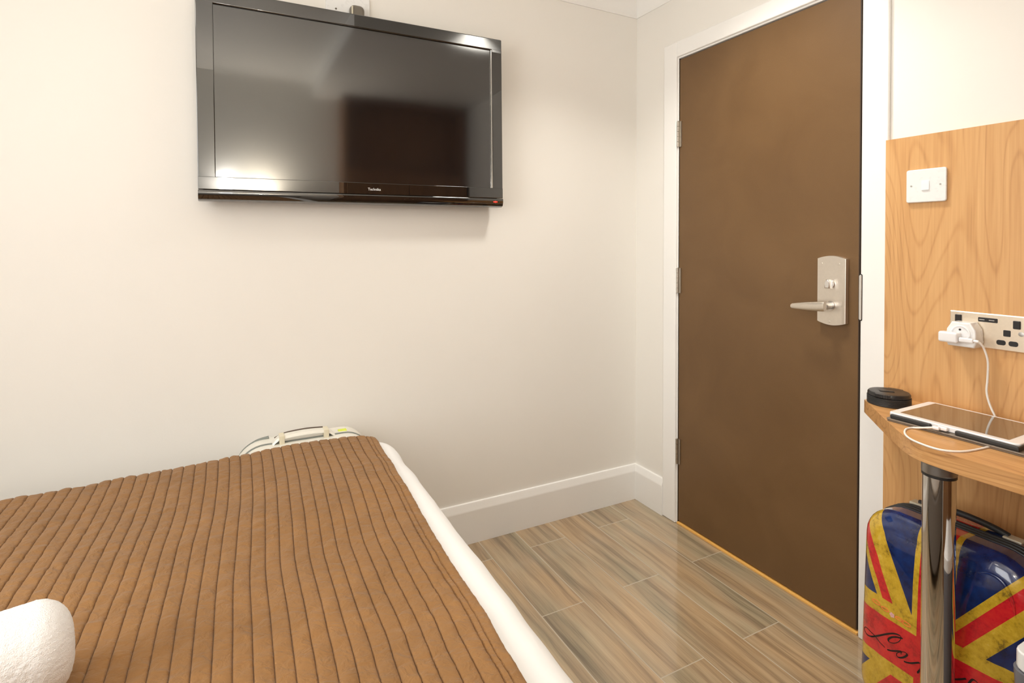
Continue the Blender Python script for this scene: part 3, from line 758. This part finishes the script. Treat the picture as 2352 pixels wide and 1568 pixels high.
for j in range(5):
    a = 2*PI*j/5; add_prism(bm, [(0.0863+0.0034*math.cos(a)+0.0026*math.cos(b_*PI/4), 0.3022+0.0034*math.sin(a)+0.0026*math.sin(b_*PI/4)) for b_ in range(8)], 0, 0.0004, 0)
tr = obj('flower_mark', bm, pink_m, uj, smooth=False); project(tr, fs)

# bin under the desk at the right edge
bn = thing('waste_bin', 'grey bin with square white lid at right picture edge', 'bin', (-0.335, -1.690, 0.0))
bm = B()
oA = rrect(-0.095, -0.10, 0.095, 0.10, 0.02); oB = rrect(-0.122, -0.122, 0.122, 0.122, 0.025)
A = [bm.verts.new((x, y, 0.0)) for x, y in oA]; Bv = [bm.verts.new((x, y, 0.433)) for x, y in oB]
for i in range(len(A)): bm.faces.new((A[i], A[(i+1) % len(A)], Bv[(i+1) % len(A)], Bv[i]))
bm.faces.new(A[::-1]); bm.faces.new(Bv); obj('body', bm, bin_m, bn)
bm = B(); add_prism(bm, rrect(-0.118, -0.118, 0.118, 0.118, 0.022, 4), 0.434, 0.468, 2, 0.0035, 3); obj('lid', bm, white_pl, bn)

# ------------------------------------------------------------------ bed
BX1, BX0, BYF, BYH = -1.250, -2.62, -0.295, -2.33
bed = thing('double_bed', 'double bed with white sheet and grey divan base', 'bed', (0, 0, 0))
boxes('divan_base', [((BX0+0.02, BYH, 0.06), (BX1-0.02, BYF-0.025, 0.32))], divan_m, bed, 0.015, 3)
for x in (BX0+0.12, BX1-0.12):
    for y in (BYH+0.12, BYF-0.14):
        bm = B(); add_lathe(bm, [(0.028, 0.0), (0.03, 0.004), (0.03, 0.02), (0.024, 0.062)], (x, y, 0), 24); obj('foot', bm, black_pl, bed)
def soft_box(name, lo, hi, rad, mat, parent, nx, ny, amp, seed):
    """closed soft block: subdivided rounded box pushed by noise"""
    bm = B(); add_box(bm, lo, hi, rad, 6)
    bmesh.ops.triangulate(bm, faces=bm.faces)
    o = obj(name, bm, mat, parent)
    return o
# mattress: rounded profile swept along the side, with soft wrinkles
def mattress():
    bm = B(); rad = 0.052; zt, zb = 0.590, 0.322
    cx0, cx1, cy0, cy1 = BX0, BX1, BYH, BYF
    cy1 += 0.006; out = rrect(cx0, cy0, cx1, cy1, 0.085, 10)
    # densify outline
    dense = []
    for i in range(len(out)):
        a, b = Vector(out[i]), Vector(out[(i+1) % len(out)]); L = (b-a).length; k_ = max(1, int(L/0.02))
        for j in range(k_): dense.append(a+(b-a)*j/k_)
    n_ = len(dense); nrm = []
    for i in range(n_):
        d = (dense[(i+1) % n_]-dense[i-1]).normalized(); nrm.append(Vector((d.y, -d.x)))
    rings = []
    prof = [(0.03, zb), (0.0, zb+0.03), (0.0, zb+0.10), (0.0, zt-0.12), (0.0, zt-rad-0.03)]
    for i in range(9):
        a = PI/2*i/8; prof.append((rad*(1-math.cos(a)), zt-rad+rad*math.sin(a)))
    prof += [(0.08, zt), (0.11, zt), (0.16, zt)]
    for ins, z in prof:
        ring = []
        for q, nn_ in zip(dense, nrm):
            w_ = 0.0045*noise.noise(Vector((q.x*5, q.y*5, z*7)))+0.0035*noise.noise(Vector((q.x*17, q.y*13, z*16)))
            w2 = 0.003*math.sin(q.y*34+z*60)*noise.noise(Vector((q.x*3, q.y*4, 4)))
            w_ *= 0.6; p2 = q-nn_*(ins-w_-w2); p2 = Vector((p2.x+0.015*(p2.y+0.35), p2.y)); ring.append(bm.verts.new((p2.x, p2.y, z+(w_*0.5 if z > 0.4 else 0))))
        rings.append(ring)
    for a, b in zip(rings, rings[1:]):
        for i in range(n_): bm.faces.new((a[i], a[(i+1) % n_], b[(i+1) % n_], b[i]))
    bm.faces.new(rings[0]); bm.faces.new(rings[-1])
    return obj('sheeted_mattress', bm, sheet_m, bed)
mattress()
boxes('headboard', [((BX0-0.02, YB+0.002, 0.10), (BX1+0.02, BYH-0.006, 1.02))], divan_m, bed, 0.012, 3)

# quilted bedspread
def quilt():
    SP = 0.0268; xe = -1.3080; hem = 0.030
    XQ0 = -2.60
    cols = []; x = 0.0
    # transverse samples (distance from the right edge)
    ds = []
    d = 0.0
    ds = [0.0, 0.004, 0.009, 0.0135, 0.0165, 0.0177, 0.0185, 0.0193, 0.0205, 0.0245, 0.0280]
    while hem+d < (xe-XQ0):
        ds += [hem+d+o_ for o_ in (-0.0008, 0.0, 0.0008, 0.0018, 0.0034, 0.0062, 0.0100, 0.0134, 0.0168, 0.0206, 0.0234, 0.0250)]
        d += SP
    ys = []                               # arc-length samples from the foot hem
    DROP = 0.20
    R_ = 0.030
    sarc = DROP
    s_ = 0.0; S = []
    while s_ < 2.05+DROP:
        S.append(s_); s_ += 0.006 if s_ < DROP+1.6 else 0.02
    zt = 0.600
    def seam_profile(d):
        if d < hem:                       # flat hem with two stitch lines
            m_ = min(abs(d-0.0185), abs(d-0.030)); base_ = 0.0030
            return base_-0.0028*math.exp(-(m_/0.0014)**2)
        q = ((d-hem)/SP) % 1.0
        m_ = min(q, 1-q)*2
        return 0.0021*(1-(1-m_)**2)**0.5+0.0030*(1-math.exp(-m_*SP/2/0.0010))-0.0002
    bm = B(); grid = []
    for s in S:
        rowv = []
        for d in ds:
            xw0 = xe-d; yy0 = -(s-DROP)
            # seams wander sideways
            wob = 0.0075*noise.noise(Vector((xw0*1.6, yy0*2.0, 1.0)))+0.0012*noise.noise(Vector((xw0*9, yy0*7.0, 8.0)))
            fade = min(1.0, d/0.10)
            h = seam_profile(d)
            edge_w = 0.0075*noise.noise(Vector((0.3, yy0*3.2, 5.0)))+0.004*noise.noise(Vector((0.7, yy0*11.0, 5.0)))
            # oblique pull wrinkles
            wr = 0.0023*noise.noise(Vector(((xw0*24-yy0*20), (yy0*34+xw0*22)*0.9, 3.0)))
            wr += 0.0022*noise.noise(Vector((xw0*34-yy0*16, yy0*110+xw0*70, 6.0)))
            wr += 0.0060*noise.noise(Vector((xw0*3.1, yy0*3.3, 12.0)))
            lift = 0.006*noise.noise(Vector((xw0*5.0+3, yy0*4.2, 22.0)))
            drift = -0.042*max(0.0, -yy0)
            foot = -0.277-0.004*math.sin(xw0*9)+0.010*noise.noise(Vector((xw0*3.0, 0, 2.0)))-0.045*max(0.0, min(1.0, (-xw0-1.62)/0.6))*1.0+0.010*math.exp(-((xw0+1.5)/0.12)**2)
            if abs(xw0+1.31) < 0.05: foot -= 0.018*(1-abs(xw0+1.31)/0.05)
            # path over the foot edge
            a_len = R_*PI/2
            if s < DROP-a_len/2:
                y = foot+0.0; z = zt-R_-(DROP-a_len/2-s); ny, nz = 1.0, 0.0
            elif s < DROP+a_len/2:
                a = (s-(DROP-a_len/2))/R_; y = foot-R_+R_*math.cos(a); z = zt-R_+R_*math.sin(a); ny, nz = math.cos(a), math.sin(a)
            else:
                y = foot-R_-(s-DROP-a_len/2); z = zt; ny, nz = 0.0, 1.0
            hh = h+wr+lift*(1 if nz > 0.5 else 0.3)
            if d < 0.0001: hh -= 0.003
            xx = xw0+edge_w*math.exp(-d/0.15)+drift*math.exp(-d/0.9)*1.0-wob*1.5*fade
            # drop slightly over the mattress shoulder
            sh = max(0.0, xx+1.335)
            z2 = z+hh*nz - (6.0*sh*sh if nz > 0.5 else 0)
            rowv.append(bm.verts.new((xx, y+hh*ny, z2)))
        grid.append(rowv)
    for a, b in zip(grid, grid[1:]):
        for i in range(len(ds)-1): bm.faces.new((a[i], a[i+1], b[i+1], b[i]))
    # underside, so the cloth has thickness
    bnd = [e for e in bm.edges if len(e.link_faces) == 1]
    rr = bmesh.ops.extrude_edge_only(bm, edges=bnd)
    for v_ in [g for g in rr['geom'] if isinstance(g, bmesh.types.BMVert)]:
        v_.co.z -= 0.0045
    o = obj('bedspread', bm, quilt_m)
    tag(o, 'brown quilted bedspread with long parallel seams spread over the bed', 'bedspread')
    return o
quilt()

# rolled towel lying on the bedspread
def towel():
    bm = B(); a0 = Vector((-1.905, -1.10, 0.671)); a1 = Vector((-2.52, -1.27, 0.671)); R_ = 0.064
    d = (a1-a0).normalized(); L = (a1-a0).length; up = Vector((0, 0, 1)); sd = d.cross(up).normalized()
    rings = []; ns = 260
    prof = []
    for i in range(22):                    # rounded end
        a = PI/2*i/21; prof.append((0.040*(1-math.cos(a)), R_*(math.sin(a)**0.75)))
    t_ = 0.043
    while t_ < L-0.04: prof.append((t_, R_)); t_ += 0.0028 if t_ < 0.30 else 0.012
    for i in range(21, -1, -1):
        a = PI/2*i/21; prof.append((L-0.040*(1-math.cos(a)), R_*(math.sin(a)**0.75)))
    for t_, rr in prof:
        ring = []
        for j in range(ns):
            a = 2*PI*j/ns; dirv = sd*math.cos(a)+up*math.sin(a)
            q = a0+d*t_+dirv*max(rr, 0.0005)
            fz = noise.noise(q*330)*0.0009+noise.noise(q*11)*0.0034
            spiral = 0.0
            off = rr*(1+0.05*math.cos(a*2+0.5))
            q = a0+d*t_+dirv*(max(off, 0.0005)+fz*min(1.0, rr/0.02)); q -= d*fz*0.6*(1 if t_ < 0.05 else 0)
            if q.z < 0.611: q.z = 0.611+(q.z-0.611)*0.12
            ring.append(bm.verts.new(q))
        rings.append(ring)
    for a, b in zip(rings, rings[1:]):
        for i in range(ns): bm.faces.new((a[i], a[(i+1) % ns], b[(i+1) % ns], b[i]))
    bm.faces.new(rings[0]); bm.faces.new(rings[-1])
    return obj('rolled_towel', bm, towel_m)
tag(towel(), 'fluffy white rolled towel lying on the brown bedspread', 'towel')

# ------------------------------------------------------------------ white suitcase between bed and wall
ws = thing('upright_suitcase', 'white suitcase standing between bed foot and wall', 'suitcase', (-1.4935, -0.155, 0.0))
WH, WT = 0.205, 0.572
def wshell(name, y0, y1):
    bm = B(); sg = 1 if y1 > y0 else -1; rings = []
    for ins, y in [(0, y1), (0, y0+sg*0.035)]+[(0.03*(1-math.cos(PI/2*i/6)), y0+sg*0.035*(1-math.sin(PI/2*i/6))) for i in range(1, 7)]:
        rings.append([bm.verts.new((px, y, pz)) for px, pz in rrect(-WH+ins, 0.035+ins, WH-ins, WT-ins, 0.085-ins*0.8, 10)])
    for a, b in zip(rings, rings[1:]):
        for i in range(len(a)): bm.faces.new((a[i], a[(i+1) % len(a)], b[(i+1) % len(a)], b[i]))
    bm.faces.new(rings[0]); bm.faces.new(rings[-1]); return obj(name, bm, lug_m, ws)
wshell('front_shell', -0.098, -0.004); wshell('rear_shell', 0.098, 0.004)
bm = B(); add_prism(bm, rrect(-WH-0.002, 0.033, WH+0.002, WT+0.002, 0.087, 10), -0.0045, 0.0045, 1); obj('closing_trim', bm, lugg_m, ws)
bm = B()     # grey rear piping arcs
add_tube(bm, [(-WH+0.004, 0.060, 0.500), (-WH+0.026, 0.060, 0.543), (-WH+0.062, 0.060, 0.567), (-WH+0.10, 0.060, 0.575)], 0.0055, 8)
obj('rear_piping', bm, lugg_m, ws)
bm = B()     # handle: flat padded bar
path = [(-0.100, 0.0, WT-0.002), (-0.088, 0.0, WT+0.010), (-0.070, 0.0, WT+0.018), (0.0, 0.0, WT+0.022), (0.060, 0.0, WT+0.018), (0.078, 0.0, WT+0.010), (0.090, 0.0, WT-0.002)]
P_ = catmull(path, 8); prev = None; rings = []
for q in P_:
    rings.append([bm.verts.new((q.x, cy, q.z+cz)) for cy, cz in ((-0.017, -0.003), (-0.013, 0.005), (0.013, 0.005), (0.017, -0.003), (0.010, -0.006), (-0.010, -0.006))])
for a, b in zip(rings, rings[1:]):
    for i in range(6): bm.faces.new((a[i], a[(i+1) % 6], b[(i+1) % 6], b[i]))
bm.faces.new(rings[0]); bm.faces.new(rings[-1])
wh = obj('carry_handle', bm, lug_m, ws)
bm = B(); add_tube(bm, [(-0.092, 0.016, WT+0.012), (-0.060, 0.018, WT+0.023), (0.0, 0.018, WT+0.027), (0.055, 0.018, WT+0.024)], 0.0028, 8); obj('handle_edge', bm, plain('dark_brown_edge', (0.09, 0.06, 0.04), 0.5), wh)
for x in (-0.072, 0.062):
    bm = B(); add_box(bm, (x-0.008, -0.020, WT-0.004), (x+0.008, 0.019, WT+0.026), 0.003, 2); obj('handle_clip', bm, lugc_m, wh)
bm = B(); add_box(bm, (0.106, 0.020, WT-0.004), (0.134, 0.040, WT+0.0022), 0.002, 2); obj('sticker', bm, ydark_m, ws)
for x in (-0.15, 0.15):
    for y in (-0.06, 0.06):
        bm = B(); add_cyl(bm, (x-0.010, y, 0.0215), (x+0.010, y, 0.0215), 0.021, seg=24); add_box(bm, (x-0.014, y-0.012, 0.022), (x+0.014, y+0.012, 0.044), 0.003, 2); obj('wheel', bm, black_pl, ws)

# ------------------------------------------------------------------ behind the camera: wardrobe seen in the television, wall lamps, added ceiling lamps
wd = thing('wardrobe', 'dark oak wardrobe with open top shelf reflected in the television', 'wardrobe', (0, 0, 0))
boxes('carcass', [((-0.97, YB+0.004, 0.0), (-0.95, -2.21, 2.26)), ((-0.04, YB+0.004, 0.0), (-0.02, -2.21, 2.26)), ((-0.97, YB+0.004, 2.24), (-0.02, -2.21, 2.26)), ((-0.95, YB+0.004, 1.72), (-0.04, -2.21, 1.74)), ((-0.95, YB+0.004, 0.0), (-0.04, YB+0.014, 2.24)), ((-0.95, YB+0.004, 0.0), (-0.04, -2.21, 0.08))], robe_m, wd)
for x0, x1 in ((-0.949, -0.497), (-0.493, -0.041)):
    dr = boxes('door', [((x0, -2.209, 0.085), (x1, -2.191, 1.718))], robe_m, wd, 0.001)
    xh = x1-0.03 if x0 < -0.8 else x0+0.03
    bm = B(); add_tube(bm, [(xh, -2.19, 0.95), (xh, -2.165, 0.95), (xh, -2.165, 1.10), (xh, -2.19, 1.10)], 0.004, 8, smooth=False); obj('handle', bm, nickel_m, dr)

def lamp_mat(name, col, st):
    m = M(name, (0.9, 0.88, 0.82), 0.4); m.emit(col, st); return m
# unseen round ceiling lamp, added to brighten the left of the television wall
cl = thing('fill_ceiling_lamp', 'unseen round opal ceiling lamp added above the bed', 'ceiling lamp', (-2.30, -1.0, ZC))
bm = B(); add_lathe(bm, [(0.19, 0.0), (0.19, -0.03), (0.175, -0.032)], (0, 0, 0), 48); obj('rim', bm, white_pl, cl)
bm = B(); add_lathe(bm, [(0.172, -0.030), (0.165, -0.055), (0.13, -0.082), (0.07, -0.098), (0.001, -0.102)], (0, 0, 0), 48)
obj('lamp_shade', bm, lamp_mat('opal_glow', (1.0, 0.89, 0.76), 2.0), cl)
l = bpy.data.lights.new('ceiling_fill_light', 'AREA'); l.shape = 'DISK'; l.size = 0.34; l.energy = LAMP_FILL_P; l.color = (1.0, 0.93, 0.82)
lo = bpy.data.objects.new('ceiling_fill_light', l); COL.objects.link(lo); lo.location = (-2.30, -1.0, ZC-0.108)
# unseen recessed lamp, added to brighten the door, desk and floor
dl = thing('fill_downlight', 'unseen round fill lamp added in the ceiling over the entrance', 'fill_downlight', (-0.50, -0.83, ZC))
bm = B(); add_lathe(bm, [(0.140, 0.0), (0.140, -0.004), (0.126, -0.006), (0.121, -0.001)], (0, 0, 0), 40); obj('rim', bm, white_pl, dl)
bm = B(); add_lathe(bm, [(0.120, -0.0005), (0.120, -0.003), (0.001, -0.003)], (0, 0, 0), 32); obj('lens', bm, lamp_mat('fill_downlight_glow', (1.0, 0.93, 0.84), 5.0), dl)
l = bpy.data.lights.new('fill_downlight_light', 'AREA'); l.shape = 'DISK'; l.size = 0.24; l.energy = DOWN_FILL_P; l.color = (1.0, 0.965, 0.89); l.spread = math.radians(115)
lo = bpy.data.objects.new('fill_downlight_light', l); COL.objects.link(lo); lo.location = (-0.50, -0.83, ZC-0.008)
# reading lamp on the wall above the headboard
wl = thing('wall_lamp', 'small cylindrical reading lamp on wall above headboard', 'wall lamp', (-1.72, YB, 1.60))
bm = B(); add_box(bm, (-0.03, 0.0002, -0.05), (0.03, 0.018, 0.05), 0.006, 3); add_tube(bm, [(0, 0.01, 0.0), (0, 0.045, 0.0), (0, 0.06, 0.0)], 0.007, 10); obj('wall_mount', bm, nickel_m, wl)
bm = B(); add_lathe(bm, [(0.038, -0.06), (0.042, 0.06)], (0, 0.095, 0), 32); obj('lamp_shade', bm, lamp_mat('reading_lamp_glow', (1.0, 0.97, 0.92), READ_P), wl)

# uplighter bowl on the back wall, washing the ceiling
ul = thing('uplighter', 'white half-bowl uplighter on wall behind the bed', 'wall lamp', (-1.50, YB, 1.50))
bm = B(); prof = [(0.012, -0.08), (0.06, -0.065), (0.105, -0.04), (0.135, 0.0)]
rings = [[bm.verts.new((rr*math.cos(-PI*i/20)*-1, rr*math.sin(PI*i/20)+0.0005, z)) for i in range(21)] for rr, z in prof]
for a, b in zip(rings, rings[1:]):
    for i in range(20): bm.faces.new((a[i], a[i+1], b[i+1], b[i]))
bmesh.ops.solidify(bm, geom=bm.faces[:], thickness=0.004)
obj('lamp_shade', bm, white_pl, ul)
l = bpy.data.lights.new('uplighter_light', 'AREA'); l.shape = 'DISK'; l.size = 0.06; l.energy = UP_P; l.color = (1.0, 0.90, 0.74)
lo = bpy.data.objects.new('uplighter_light', l); COL.objects.link(lo); lo.location = (-1.50, YB+0.10, 1.505); lo.rotation_euler = (PI-0.12, 0, 0)
